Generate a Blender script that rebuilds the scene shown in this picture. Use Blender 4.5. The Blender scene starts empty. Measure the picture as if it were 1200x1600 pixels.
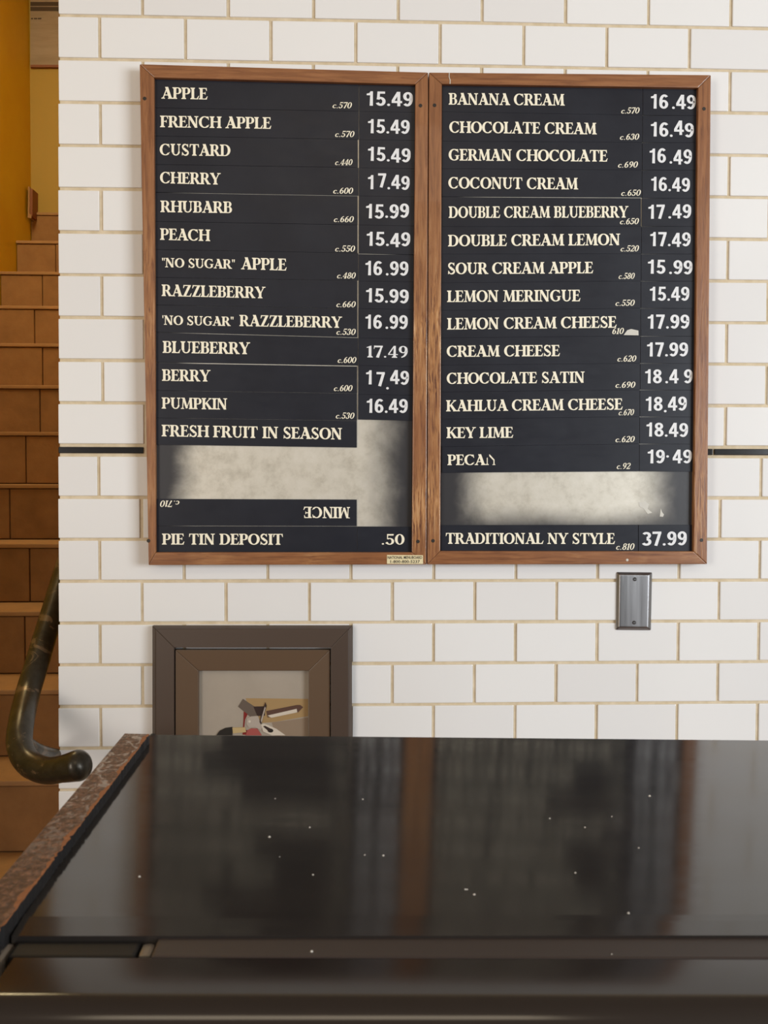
import bpy, bmesh, math, random
from mathutils import Vector, Matrix
random.seed(7)
SC = bpy.context.scene
COL = SC.collection

# ------------------------------------------------------------------ camera
F = 1500.0                       # focal length in pixels of the 1200 x 1600 frame
CAM = Vector((0.4574, -1.8055, 1.45))
YAW, PIT, ROL = 0.0364, -0.0335, 0.0019
ZL = 1.5042                      # height of the black liner in the tiled wall
cy_, sy_, cp_, sp_ = math.cos(YAW), math.sin(YAW), math.cos(PIT), math.sin(PIT)
FWD = Vector((sy_*cp_, cy_*cp_, sp_))
R0 = Vector((cy_, -sy_, 0)); U0 = R0.cross(FWD)
RGT = math.cos(ROL)*R0 + math.sin(ROL)*U0
UPV = -math.sin(ROL)*R0 + math.cos(ROL)*U0
cd = bpy.data.cameras.new('camera'); cam = bpy.data.objects.new('camera', cd); COL.objects.link(cam)
cd.sensor_fit = 'HORIZONTAL'; cd.sensor_width = 36.0; cd.lens = 36.0*F/1200.0
cd.clip_start = 0.02; cd.clip_end = 60
cam.matrix_world = Matrix(((RGT.x, UPV.x, -FWD.x, CAM.x), (RGT.y, UPV.y, -FWD.y, CAM.y),
                           (RGT.z, UPV.z, -FWD.z, CAM.z), (0, 0, 0, 1)))
cd.dof.use_dof = True; cd.dof.focus_distance = 1.80; cd.dof.aperture_fstop = 45
SC.camera = cam

# ------------------------------------------------------------------ world, lights, exposure
SC.view_settings.view_transform = 'Standard'; SC.view_settings.look = 'None'
SC.view_settings.gamma = 1.0; SC.view_settings.use_curve_mapping = False
SC.view_settings.exposure = -0.16
w = bpy.data.worlds.new('room_air'); SC.world = w; w.use_nodes = True
w.node_tree.nodes['Background'].inputs[0].default_value = (1.0, 0.90, 0.78, 1)
w.node_tree.nodes['Background'].inputs[1].default_value = 0.30

def area(name, loc, target, sx, sy, power, col):
    l = bpy.data.lights.new(name, 'AREA'); l.shape = 'RECTANGLE'; l.size = sx; l.size_y = sy
    l.energy = power; l.color = col
    o = bpy.data.objects.new(name, l); COL.objects.link(o); o.location = loc
    o.rotation_euler = (Vector(target)-Vector(loc)).to_track_quat('-Z', 'Y').to_euler()
    return o
area('shop_window_daylight', (4.05, -3.5, 1.72), (0.3, 0, 1.50), 2.0, 1.5, 190, (0.88, 0.945, 1.0))
area('added_left_fill', (-2.1, -3.7, 1.75), (0.2, 0, 1.2), 1.1, 1.6, 62, (1.0, 0.91, 0.82))  # added unseen fill light, lifts the dim lower left of the wall
area('ceiling_lamp', (0.45, -2.3, 2.84), (0.4, -0.3, 0.9), 0.9, 0.5, 6, (1.0, 0.84, 0.62))
area('stairwell_lamp', (-0.80, 1.0, 3.6), (-0.8, 2.0, 1.4), 0.5, 0.9, 27, (1.0, 0.80, 0.44))

# ------------------------------------------------------------------ pixel of the photograph -> point of a real plane
def ray(px, py): return FWD + RGT*((px-600)/F) - UPV*((py-800)/F)
def W(px, py, y=0.0):            # on the upright plane at depth y
    d = ray(px, py); t = (y-CAM.y)/d.y
    return CAM + d*t
def D(px, py, dist):             # at a distance in front of the camera, along the wall's normal
    return W(px, py, CAM.y+dist)

# ------------------------------------------------------------------ materials
def mat(name, col=(.5, .5, .5), rough=.5, metal=0, spec=.5, ior=1.5, coat=0):
    m = bpy.data.materials.new(name); m.use_nodes = True
    b = m.node_tree.nodes['Principled BSDF']
    b.inputs['Base Color'].default_value = (*col, 1); b.inputs['Roughness'].default_value = rough
    b.inputs['Metallic'].default_value = metal; b.inputs['IOR'].default_value = ior
    b.inputs['Specular IOR Level'].default_value = spec; b.inputs['Coat Weight'].default_value = coat
    return m
def nd(m, t, **kw):
    n = m.node_tree.nodes.new(t)
    for k, v in kw.items(): setattr(n, k, v)
    return n
def lk(m, a, b): m.node_tree.links.new(a, b)
def bsdf(m): return m.node_tree.nodes['Principled BSDF']
def noise(m, scale, stretch=(1, 1, 1), detail=6, rough=.6, dist=0, coord='Object', loc=(0,0,0)):
    tc = nd(m, 'ShaderNodeTexCoord'); mp = nd(m, 'ShaderNodeMapping')
    mp.inputs['Scale'].default_value = stretch; mp.inputs['Location'].default_value = loc
    if coord == 'World':
        g = nd(m, 'ShaderNodeNewGeometry'); lk(m, g.outputs['Position'], mp.inputs[0])
    else: lk(m, tc.outputs[coord], mp.inputs[0])
    n = nd(m, 'ShaderNodeTexNoise'); n.inputs['Scale'].default_value = scale
    n.inputs['Detail'].default_value = detail; n.inputs['Roughness'].default_value = rough
    n.inputs['Distortion'].default_value = dist
    lk(m, mp.outputs[0], n.inputs['Vector']); return n.outputs['Fac']
def ramp(m, src, stops):
    r = nd(m, 'ShaderNodeValToRGB'); e = r.color_ramp.elements
    while len(e) < len(stops): e.new(.5)
    for i, (p, c) in enumerate(stops):
        e[i].position = p; e[i].color = (*c, 1) if len(c) == 3 else c
    lk(m, src, r.inputs[0]); return r.outputs['Color']
def mixc(m, fac, a, b, mode='MIX'):
    x = nd(m, 'ShaderNodeMix', data_type='RGBA', blend_type=mode)
    if isinstance(fac, (int, float)): x.inputs[0].default_value = fac
    else: lk(m, fac, x.inputs[0])
    for s, v in ((x.inputs[6], a), (x.inputs[7], b)):
        if isinstance(v, tuple): s.default_value = (*v, 1)
        else: lk(m, v, s)
    return x.outputs[2]
def bump(m, src, strength, dist=.001):
    b = nd(m, 'ShaderNodeBump'); b.inputs['Strength'].default_value = strength
    b.inputs['Distance'].default_value = dist
    lk(m, src, b.inputs['Height']); lk(m, b.outputs[0], bsdf(m).inputs['Normal'])
g3 = lambda v: (v, v, v)

M = {}
# glazed tile: white glaze, a little different from tile to tile, very faint waviness
m = M['tile'] = mat('white_glaze', (.80, .785, .765), .10)
oi = nd(m, 'ShaderNodeObjectInfo')
lk(m, ramp(m, oi.outputs['Random'], [(0, (.79, .78, .775)), (.5, (.82, .815, .81)), (1, (.84, .835, .83))]), bsdf(m).inputs['Base Color'])
bump(m, noise(m, 9, detail=2), .12, .004)
m = M['grout'] = mat('tan_grout', (.60, .50, .36), .9)
n1 = noise(m, 40, coord='World'); lk(m, ramp(m, n1, [(.3, (.56, .45, .29)), (.7, (.72, .61, .45))]), bsdf(m).inputs['Base Color'])
bump(m, noise(m, 300, coord='World'), .5, .001)
m = M['liner'] = mat('black_glaze', (.012, .011, .012), .15)
m = M['wall_core'] = mat('wall_side_plaster', (.28, .17, .08), .8)

def wood(name, along, worn):
    m = mat(name, (.3, .12, .05), .38, coat=.12)
    st = (1, 1, .06) if along == 'z' else (.06, 1, 1)
    grain = noise(m, 170, st, 8, .65, .6, 'World')
    base = ramp(m, grain, [(.28, (.135, .044, .015)), (.5, (.26, .102, .036)), (.72, (.35, .152, .058))])
    streak = noise(m, 260, tuple(s*1.0 for s in st), 4, .7, .8, 'World', (3, 0, 7))
    gold = ramp(m, streak, [(.40, (.13, .045, .02)), (.52, (.42, .19, .065)), (.70, (.60, .36, .18))])
    patch = noise(m, 7, (1, 1, .8), 3, .6, 0, 'World', (1.3, 0, .4))
    wearmask = ramp(m, patch, [(.50-worn*.13, g3(0)), (.66-worn*.09, g3(1))])
    # wear is strongest where hands reach: the middle and lower part of the stiles
    g = nd(m, 'ShaderNodeNewGeometry'); s = nd(m, 'ShaderNodeSeparateXYZ'); lk(m, g.outputs['Position'], s.inputs[0])
    mr = nd(m, 'ShaderNodeMapRange'); mr.inputs[1].default_value = 1.98; mr.inputs[2].default_value = 1.72
    lk(m, s.outputs['Z'], mr.inputs[0])
    mu = nd(m, 'ShaderNodeMath', operation='MULTIPLY'); lk(m, wearmask, mu.inputs[0]); lk(m, mr.outputs[0], mu.inputs[1])
    mu2 = nd(m, 'ShaderNodeMath', operation='MULTIPLY'); lk(m, mu.outputs[0], mu2.inputs[0]); mu2.inputs[1].default_value = .55+.45*worn
    lk(m, mixc(m, mu2.outputs[0], base, gold), bsdf(m).inputs['Base Color'])
    bump(m, streak, .35, .0008); return m
M['wood_stile'] = wood('mahogany_upright', 'z', .75)
M['wood_stile_plain'] = wood('mahogany_upright_plain', 'z', .15)
M['wood_stile_worn'] = wood('mahogany_upright_worn', 'z', 1.4)
M['wood_rail'] = wood('mahogany_crosswise', 'x', .1)

m = M['strip'] = mat('black_plastic_strip', (.020, .020, .023), .33, spec=.32)
n1 = noise(m, 26, (1, 1, 3), 4, .6, coord='World')
lk(m, ramp(m, n1, [(.3, g3(.34)), (.7, g3(.42))]), bsdf(m).inputs['Roughness'])
lk(m, ramp(m, noise(m, 11, coord='World'), [(.3, (.011, .012, .019)), (.7, (.017, .019, .028))]), bsdf(m).inputs['Base Color'])
m = M['steel_back'] = mat('bare_steel_backing', (.6, .56, .48), .34, 1)
M['cream'] = mat('cream_print', (.93, .87, .70), .45)
M['white_vinyl'] = mat('white_vinyl_numeral', (.80, .81, .83), .4)
M['outline'] = mat('dark_print_edge', (.045, .02, .012), .5)
M['hole'] = mat('dark_screw', (.02, .014, .01), .5)
M['pale'] = mat('pale_chip', (.62, .60, .54), .5)
M['brass'] = mat('cream_label', (.78, .68, .42), .5)
M['ink'] = mat('black_ink', (.02, .015, .01), .5)
m = M['steel'] = mat('brushed_steel', (.33, .325, .33), .30, 1)
n1 = noise(m, 90, (1, 1, .03), 4, .6, coord='World')
lk(m, ramp(m, n1, [(.3, g3(.24)), (.7, g3(.42))]), bsdf(m).inputs['Roughness']); bump(m, n1, .08, .0005)
m = M['frame_outer'] = mat('brown_frame_paint', (.070, .046, .033), .42)
bump(m, noise(m, 120, coord='World'), .1, .0005)
m = M['frame_inner'] = mat('bronze_frame_paint', (.115, .070, .040), .42)
bump(m, noise(m, 120, coord='World'), .1, .0005)

m = M['top'] = mat('polished_black_top', (.018, .015, .014), .10, ior=1.56)
n1 = noise(m, 5, (1, 3, 1), 5, .6, coord='World'); n2 = noise(m, 60, (.25, 2, 1), 4, .7, coord='World')
lk(m, ramp(m, n1, [(.3, (.016, .014, .013)), (.7, (.026, .022, .020))]), bsdf(m).inputs['Base Color'])
lk(m, ramp(m, n2, [(.3, g3(.085)), (.7, g3(.125))]), bsdf(m).inputs['Roughness'])
m = M['track'] = mat('brown_black_plastic', (.035, .024, .022), .5)
m = M['track_black'] = mat('black_rubber_track', (.011, .010, .010), .5, spec=.25)
m = M['ledge'] = mat('dark_ledge', (.016, .011, .009), .13)
m = M['case'] = mat('case_body', (.02, .018, .017), .5)
m = M['hinge'] = mat('grey_hinge', (.22, .19, .16), .4, .4)
m = M['crumb'] = mat('pale_crumb', (.75, .72, .66), .7)

m = M['rail_top'] = mat('worn_laminate', (.12, .06, .04), .45)
na = noise(m, 420, (1, .7, 1), 5, .7, .4, 'World'); nb = noise(m, 28, coord='World'); nc = noise(m, 150, (1, .6, 1), 4, .7, 1.2, 'World', (2, 5, 1))
c0 = ramp(m, na, [(.32, (.025, .015, .011)), (.5, (.115, .056, .034)), (.66, (.27, .135, .085))])
c1 = ramp(m, nc, [(.50, (0, 0, 0)), (.60, (1, 1, 1))])
g = nd(m, 'ShaderNodeNewGeometry'); s = nd(m, 'ShaderNodeSeparateXYZ'); lk(m, g.outputs['Position'], s.inputs[0])
mr = nd(m, 'ShaderNodeMapRange'); mr.inputs[1].default_value = CAM.y+.40; mr.inputs[2].default_value = CAM.y+.56
lk(m, s.outputs['Y'], mr.inputs[0])
mu = nd(m, 'ShaderNodeMath', operation='MULTIPLY'); lk(m, c1, mu.inputs[0]); lk(m, mr.outputs[0], mu.inputs[1])
lk(m, mixc(m, mu.outputs[0], c0, (.42, .37, .34)), bsdf(m).inputs['Base Color'])
bump(m, na, .9, .0015)
m = M['rail_edge'] = mat('bare_particle_edge', (.30, .115, .045), .7); bump(m, noise(m, 500, coord='World'), .8, .001)

def brick(name, a, b, c):
    m = mat(name, b, .75)
    oi = nd(m, 'ShaderNodeObjectInfo')
    n1 = noise(m, 14, coord='World', detail=8)
    c1 = ramp(m, n1, [(.3, a), (.7, c)])
    lk(m, mixc(m, .35, c1, ramp(m, oi.outputs['Random'], [(0, a), (1, c)])), bsdf(m).inputs['Base Color'])
    bump(m, noise(m, 60, coord='World'), .4, .002); return m
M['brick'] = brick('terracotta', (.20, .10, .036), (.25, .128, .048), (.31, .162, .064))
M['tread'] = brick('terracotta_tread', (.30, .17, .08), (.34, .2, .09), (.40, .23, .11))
M['joint'] = mat('dark_joint', (.19, .095, .038), .9)
m = M['yellow'] = mat('ochre_paint', (.62, .37, .025), .6)
lk(m, ramp(m, noise(m, 3, coord='World'), [(.3, (.60, .36, .006)), (.7, (.66, .45, .014))]), bsdf(m).inputs['Base Color'])
m = M['olive'] = mat('olive_ochre_paint', (.38, .26, .045), .6)
m = M['bronze'] = mat('worn_dark_bronze', (.05, .04, .028), .3, .5)
n1 = noise(m, 60, coord='World', detail=8); n2 = noise(m, 16, (1, 1, 1), 6, .7, 1.0, 'World', (4, 1, 0))
cb = ramp(m, n1, [(.3, (.022, .018, .012)), (.7, (.050, .042, .030))])
worn = ramp(m, n2, [(.57, (0, 0, 0)), (.61, (1, 1, 1))])
lk(m, mixc(m, worn, cb, (.14, .10, .065)), bsdf(m).inputs['Base Color']); bump(m, n1, .3, .001)
m = M['poster'] = mat('faded_poster', (.30, .22, .16), .5)
lk(m, ramp(m, noise(m, 6, (1, 1, 6), coord='World'), [(.3, (.25, .20, .16)), (.7, (.33, .27, .23))]), bsdf(m).inputs['Base Color'])
M['poster_band'] = mat('poster_dark_band', (.05, .03, .02), .5)
M['rust'] = mat('rust_red_wood', (.20, .06, .02), .5)
M['floor'] = mat('quarry_floor', (.20, .09, .04), .5)
bump(M['floor'], noise(M['floor'], 30, coord='World'), .2, .002)
M['ceiling'] = mat('off_white_ceiling', (.55, .50, .42), .8)

# ------------------------------------------------------------------ mesh helpers (world coordinates in, object origin at its middle)
class MB:
    def __init__(s): s.v = []; s.f = []; s.mi = []
    def add(s, vs, fs, mi=0):
        o = len(s.v); s.v += [Vector(v) for v in vs]
        for f in fs: s.f.append([i+o for i in f]); s.mi.append(mi)
    def box(s, a, b, mi=0):
        x0, y0, z0 = a; x1, y1, z1 = b
        s.add([(x0,y0,z0),(x1,y0,z0),(x1,y1,z0),(x0,y1,z0),(x0,y0,z1),(x1,y0,z1),(x1,y1,z1),(x0,y1,z1)],
              [(0,3,2,1),(4,5,6,7),(0,1,5,4),(1,2,6,5),(2,3,7,6),(3,0,4,7)], mi)
    def prism(s, front, back, mi=0):          # two matching loops, closed solid
        n = len(front)
        s.add(list(front)+list(back), [tuple(range(n)), tuple(range(2*n-1, n-1, -1))] +
              [(i, i+n, (i+1) % n+n, (i+1) % n) for i in range(n)], mi)
    def tube(s, pts, rad, n=20, caps=True, dome=True, mi=0):
        pts = [Vector(p) for p in pts]; rs = rad if isinstance(rad, (list, tuple)) else [rad]*len(pts)
        if dome:
            d = (pts[-1]-pts[-2]).normalized(); r = rs[-1]; p0 = pts[-1]
            ex = [(math.sin(a)*r*.75, math.cos(a)*r) for a in (.35, .7, 1.0, 1.25, 1.45)]
            pts += [p0+d*e[0] for e in ex]; rs = list(rs)+[e[1] for e in ex]
        t = (pts[1]-pts[0]).normalized(); u = t.orthogonal().normalized(); o = len(s.v); V = []
        for i, p in enumerate(pts):
            if i == 0: tt = pts[1]-p
            elif i == len(pts)-1: tt = p-pts[i-1]
            else: tt = pts[i+1]-pts[i-1]
            tt.normalize(); u = (u-tt*u.dot(tt)).normalized(); v = tt.cross(u)
            V += [p+(u*math.cos(2*math.pi*k/n)+v*math.sin(2*math.pi*k/n))*rs[i] for k in range(n)]
        fs = [(i*n+k, i*n+(k+1) % n, (i+1)*n+(k+1) % n, (i+1)*n+k) for i in range(len(pts)-1) for k in range(n)]
        if caps: fs += [tuple(range(n-1, -1, -1)), tuple((len(pts)-1)*n+k for k in range(n))]
        s.add(V, fs, mi)
    def mesh(s, name, mats, bevel=0, segs=2, smooth=False, centre=True):
        c = Vector((0, 0, 0))
        if centre:
            lo = Vector([min(v[i] for v in s.v) for i in range(3)]); hi = Vector([max(v[i] for v in s.v) for i in range(3)])
            c = (lo+hi)/2
        me = bpy.data.meshes.new(name)
        me.from_pydata([tuple(v-c) for v in s.v], [], s.f)
        for m_ in (mats if isinstance(mats, (list, tuple)) else [mats]): me.materials.append(m_)
        for p, i in zip(me.polygons, s.mi): p.material_index = i
        bm = bmesh.new(); bm.from_mesh(me)
        bmesh.ops.recalc_face_normals(bm, faces=bm.faces)
        if bevel:
            es = [e for e in bm.edges if len(e.link_faces) == 2 and e.calc_face_angle(0) > .5]
            bmesh.ops.bevel(bm, geom=es, offset=bevel, segments=segs, profile=.6, affect='EDGES', clamp_overlap=True)
        bm.to_mesh(me); bm.free()
        if smooth:
            for p in me.polygons: p.use_smooth = True
            try: me.set_sharp_from_angle(angle=math.radians(50))
            except Exception: pass
        return me, c
    def build(s, name, mats, parent=None, **kw):
        me, c = s.mesh(name, mats, **kw)
        return link(name, me, c, parent)
POS = {}
def link(name, me, world_loc, parent=None):
    o = bpy.data.objects.new(name, me); COL.objects.link(o)
    POS[o.name] = Vector(world_loc)
    if parent: o.parent = parent; o.location = Vector(world_loc)-POS[parent.name]
    else: o.location = world_loc
    return o
def thing(name, loc, label, cat, group=None):
    o = link(name, None, Vector(loc)); o['label'] = label; o['category'] = cat
    if group: o['group'] = group
    return o
def struct(name, loc=(0, 0, 0)):
    o = link(name, None, Vector(loc)); o['kind'] = 'structure'; return o

# ------------------------------------------------------------------ tiled wall
H = .0785; TW = H*1.9914; GR = .0056; GAP = .0091; LOWSHIFT = -.0081
wall_back = struct('wall_back', (0.5, 0, 0))
def XL(z):   # the wall's left end
    a = W(91.5, 75); b = W(91.5, 1200); t = (z-b.z)/(a.z-b.z); return b.x+(a.x-b.x)*t
XR = 1.62
Z1, Z0 = ZL+GAP+12*H, ZL-GAP-11*H
core = MB()
yb = .0018
core.prism([(XL(0)+.002, yb, 0), (XR, yb, 0), (XR, yb, 2.9), (XL(2.9)+.002, yb, 2.9)],
           [(XL(0)+.002, .02, 0), (XR, .02, 0), (XR, .02, 2.9), (XL(2.9)+.002, .02, 2.9)])
core.build('grout_bed', M['grout'], wall_back)
core = MB()
core.prism([(XL(0)+.002, .02, 0), (XR, .02, 0), (XR, .02, 2.9), (XL(2.9)+.002, .02, 2.9)],
           [(XL(0)+.002, .14, 0), (XR, .14, 0), (XR, .14, 2.9), (XL(2.9)+.002, .14, 2.9)])
core.build('wall_body', M['wall_core'], wall_back)
def tile_mesh(w_, h_):
    b = MB(); b.box((-w_/2, -.001, -h_/2), (w_/2, .008, h_/2))
    return b.mesh('tile', M['tile'], bevel=.0016, segs=2, centre=False)[0]
meshes = {}
def put_tile(xa, xb, zc):
    w_ = round(xb-xa, 4)
    if w_ < .006: return
    if w_ not in meshes: meshes[w_] = tile_mesh(w_, H-GR)
    o = link('tile', meshes[w_], ((xa+xb)/2+random.uniform(-.0004, .0004), random.uniform(-.0004, .0004), zc+random.uniform(-.0004, .0004)), wall_back)
    o.rotation_euler = (random.uniform(-.0035, .0035), random.uniform(-.003, .003), random.uniform(-.003, .003))
bTL, bBR = W(232, 125, 0), W(1095, 872, 0)
def row(z, half, shift):
    # joints at integer multiples of TW when half, otherwise half a tile over
    zc = z; zb = (z-H/2, z+H/2); x = XL(zc)
    j = shift+(0 if half else TW/2)
    while j < x+.02: j += TW
    edges = [x-GR/2]
    while j < XR+TW: edges.append(j); j += TW
    for a, b in zip(edges, edges[1:]):
        if a > bTL.x+.03 and b < bBR.x-.01 and zb[1] < bTL.z-.02 and zb[0] > bBR.z+.02: continue
        if a > XR: continue
        put_tile(a+GR/2, b-GR/2, zc)
for k in range(12): row(ZL+GAP+H*(k+.5), k % 2 == 1, 0.0)
for k in range(10): row(ZL-GAP-H*(k+.5), k % 2 == 0, LOWSHIFT)
lh = GAP-GR/2-.0004
for xa, xb in ((W(91.5, 703).x, W(224, 703).x), (W(1100, 706).x, W(1113.5, 706).x), (W(1116, 706).x, XR)):
    b = MB(); b.box((xa, -.0015, ZL-lh), (xb, .008, ZL+lh)); b.build('liner_tile', M['liner'], wall_back, bevel=.0012)

# ------------------------------------------------------------------ room shell beyond and around
YB = CAM.y+4.54; XLW = W(47.5, 200, CAM.y+4.54).x
def slab(name, a, b, mt):
    s_ = MB(); s_.box(a, b); o = s_.build(name, mt); o['kind'] = 'structure'; return o
slab('floor', (XLW-.1, -4.6, -.06), (3.8, YB+.1, 0.0), M['floor'])
slab('ceiling', (XLW-.1, -4.6, 2.90), (3.8, .145, 3.0), M['ceiling'])
slab('ceiling', (XLW-.1, .145, 4.25), (XL(2.9)+.6, YB+.1, 4.35), M['ceiling'])
slab('wall_left', (XLW-.1, -1.0, 0.0), (XLW, YB, 4.25), M['yellow'])
slab('wall_rear', (XLW-.1, YB, 0.0), (XL(1.4)+.6, YB+.1, 4.25), M['olive'])
slab('wall_upper', (XLW-.1, .146, 2.91), (XL(2.9)+.6, .2, 4.25), M['yellow'])
b = MB()
b.prism([(XL(0)+.012, .142, 0), (XL(0)+.13, .142, 0), (XL(2.9)+.13, .142, 2.9), (XL(2.9)+.012, .142, 2.9)],
        [(XL(0)+.012, YB, 0), (XL(0)+.13, YB, 0), (XL(2.9)+.13, YB, 2.9), (XL(2.9)+.012, YB, 2.9)])
b.box((XL(2.9)+.012, .202, 2.9), (XL(2.9)+.13, YB, 4.25))
o = b.build('wall_right', M['yellow']); o['kind'] = 'structure'

# ------------------------------------------------------------------ staircase
r_, t_, d0, z0 = .178, .1994, 2.333, -.7288
SX0, SX1 = XLW+.002, XL(1.2)-.005
stair = thing('staircase', ((SX0+SX1)/2, CAM.y+d0, 0), 'terracotta tiled staircase climbing away behind the left end of the white tiled wall', 'stairs')
NT = 5
for i in range(-3, 12):
    zt = CAM.z+z0+r_*i; yf = CAM.y+d0+t_*i
    bt = min(yf+t_+.012, YB-.003)
    b = MB(); b.box((SX0, yf+.010, max(0.0, zt-r_-.02)), (SX1, bt, zt-.014)); b.build('step_core', M['joint'], stair)
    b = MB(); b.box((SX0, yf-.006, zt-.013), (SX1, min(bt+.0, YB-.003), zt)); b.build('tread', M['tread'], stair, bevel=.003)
    off = random.uniform(-.12, .02) if i % 2 else random.uniform(-.02, .06)
    tw = (SX1-SX0)/NT; xs = [SX0]+[x for x in (SX0+off+tw*k for k in range(1, NT+1)) if SX0+.03 < x < SX1-.03]+[SX1]
    for xa, xb in zip(xs, xs[1:]):
        b = MB(); yo = random.uniform(-.0015, .0015)
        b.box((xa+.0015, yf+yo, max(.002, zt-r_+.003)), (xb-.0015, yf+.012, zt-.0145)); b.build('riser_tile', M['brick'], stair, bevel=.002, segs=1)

# handrail: runs down beside the stair and curls round the end of the wall
hr = thing('stair_handrail', D(35, 1110, 1.75), 'thick dark bronze stair handrail curling to a rounded end below the tiled wall corner', 'handrail')
def smooth_path(P, n=8):
    out = []; P = [Vector(p) for p in P]; Q = [P[0]*2-P[1]]+P+[P[-1]*2-P[-2]]
    for i in range(1, len(Q)-2):
        for k in range(n):
            t = k/n; a, b, c, d = Q[i-1:i+3]
            out.append(.5*((2*b)+(c-a)*t+(2*a-5*b+4*c-d)*t*t+(3*b-a-3*c+d)*t**3))
    return out+[P[-1]]
A = D(43, 1085, 1.78); dr = Vector((0, 1, .86)).normalized()
up = [A+dr*s for s in (1.6, 1.2, .8, .45, .2, .07)]
pts = smooth_path(up+[A, D(33, 1130, 1.70), D(31, 1165, 1.655), D(45, 1192, 1.625), D(72, 1204, 1.60), D(100, 1201, 1.58), D(123, 1196, 1.57)])
b = MB(); b.tube(pts, [.0222]*(len(pts)-10)+[.0222+.0004*k for k in range(10)], 24); b.build('rail', M['bronze'], hr, smooth=True)
p2 = smooth_path([D(38, 1158, 1.665), D(56, 1170, 1.71), D(76, 1177, 1.775), W(97, 1181, .03)])
b = MB(); b.tube(p2, .0115, 16, dome=False); b.build('bracket_arm', M['bronze'], hr, smooth=True)

# poster on the rear wall
yp = YB-.004
po = thing('wall_poster', W(80, 50, YB-.01), 'faded grey brown poster with a dark top band on the olive stairwell wall', 'poster')
def slabpx(mb, quad, yf, yb_, mi=0):     # four pixel corners on the plane yf, extruded back to yb_
    fr = [W(x, y, yf) for x, y in quad]; mb.prism(fr, [Vector((v.x, yb_, v.z)) for v in fr], mi)
b = MB(); slabpx(b, [(47.5, -60), (140, -60), (140, 101.5), (47.5, 101.5)], YB-.012, YB-.001); b.build('poster_sheet', M['poster'], po)
b = MB(); slabpx(b, [(47.5, 3), (139, 3), (139, 9.2), (47.5, 9.2)], YB-.0135, YB-.0121)
slabpx(b, [(47.5, 10.6), (139, 10.6), (139, 17), (47.5, 17)], YB-.0135, YB-.0121); b.build('header_band', M['poster_band'], po)
b = MB(); slabpx(b, [(47.5, 101.2), (142, 101.2), (142, 105), (47.5, 105)], YB-.016, YB-.001); b.build('poster_frame', M['rust'], po)
b = MB()
for k, (xa, xb) in enumerate(((48.5, 51.5), (53, 58), (59, 64.5))): slabpx(b, [(xa, 28), (xb, 28), (xb, 30), (xa, 30)], YB-.0132, YB-.0121)
b.build('printed_mark', M['poster_band'], po)
# small post end at the far corner of the ochre wall
nu = thing('newel_end', W(47, 316, YB-.06), 'small rust red upright with pale edge at the top of the stairs', 'post')
b = MB(); slabpx(b, [(46.5, 294), (51, 295), (50.5, 338), (46, 338)], YB-.08, YB-.004); b.build('upright', M['rust'], nu)
b = MB(); slabpx(b, [(44, 291), (46.5, 292), (46, 340), (43.2, 339)], YB-.085, YB-.004); slabpx(b, [(44, 334), (49, 335), (49, 341), (43, 340)], YB-.087, YB-.0855); b.build('pale_edge', M['tread'], nu)

# ------------------------------------------------------------------ lettering: strokes of a flared serif face and a bold sans face
T, t = .205, .075
def seg(p, q, w0, w1=None):
    w1 = w0 if w1 is None else w1
    p, q = Vector(p), Vector(q); d = (q-p); n = Vector((-d.y, d.x)).normalized()
    return [p+n*w0/2, p-n*w0/2, q-n*w1/2, q+n*w1/2]
def arc(cx, cy, rx, ry, a0, a1, ws, wt, n=18, rot=0, phase=0):
    out = []; a0, a1 = math.radians(a0), math.radians(a1); pts = []
    for i in range(n+1):
        a = a0+(a1-a0)*i/n; c, s = math.cos(a), math.sin(a)
        ww = wt+(ws-wt)*abs(math.cos(a+phase))**1.5
        nx, ny = c/rx, s/ry; l = math.hypot(nx, ny); nx /= l; ny /= l
        pts.append(((cx+c*rx+nx*ww/2, cy+s*ry+ny*ww/2), (cx+c*rx-nx*ww/2, cy+s*ry-ny*ww/2)))
    for (a, b), (c, d) in zip(pts, pts[1:]): out.append([a, b, d, c])
    return out
def foot(x, w=T, y=0, up=1, l=.085, r=.085):     # bracketed serif under (or over) a stem
    return [(x-l, y), (x+w+r, y), (x+w+r, y+.05*up), (x+w, y+.14*up), (x, y+.14*up), (x-l, y+.05*up)]
def stem(x, a=True, b=True, w=T, l=.085, r=.085):
    o = [[(x, 0), (x+w, 0), (x+w, 1), (x, 1)]]
    if a: o.append(foot(x, w, 0, 1, l, r))
    if b: o.append(foot(x, w, 1, -1, l, r))
    return o
def flag(x, y, up, w=.06, h=.22):  # vertical wedge terminal of an arm
    return [(x-w*1.6, y), (x+w*.35, y), (x+w*.75, y+h*up), (x+w*.2, y+h*up)]
G = {}
G['A'] = (.86, [seg((.12, .03), (.44, .98), .085), seg((.40, 1.0), (.70, .02), .23, .23), [(.18,.28),(.60,.28),(.58,.36),(.21,.36)],
     [(-.02,0),(.27,0),(.27,.05),(.17,.12),(.09,.12),(-.02,.05)], [(.50,0),(.90,0),(.90,.05),(.80,.12),(.58,.12),(.50,.05)], [(.26,1.02),(.50,1.02),(.46,.9),(.36,.9)]])
G['B'] = (.72, stem(.08, l=.09, r=0)+[[(.25,.93),(.44,.93),(.44,1),(.25,1)],[(.25,.50),(.44,.50),(.44,.57),(.25,.57)],[(.25,0),(.44,0),(.44,.07),(.25,.07)]]
     +arc(.42,.765,.135,.20,-90,90,.19,.07,12)+arc(.42,.285,.175,.25,-90,90,.20,.07,12))
G['C'] = (.86, arc(.46,.5,.35,.465,48,316,.215,.075,26)+[flag(.74,.98,-1,.07,.30)]+[seg((.69,.17),(.82,.27),.07,.03)])
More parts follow.
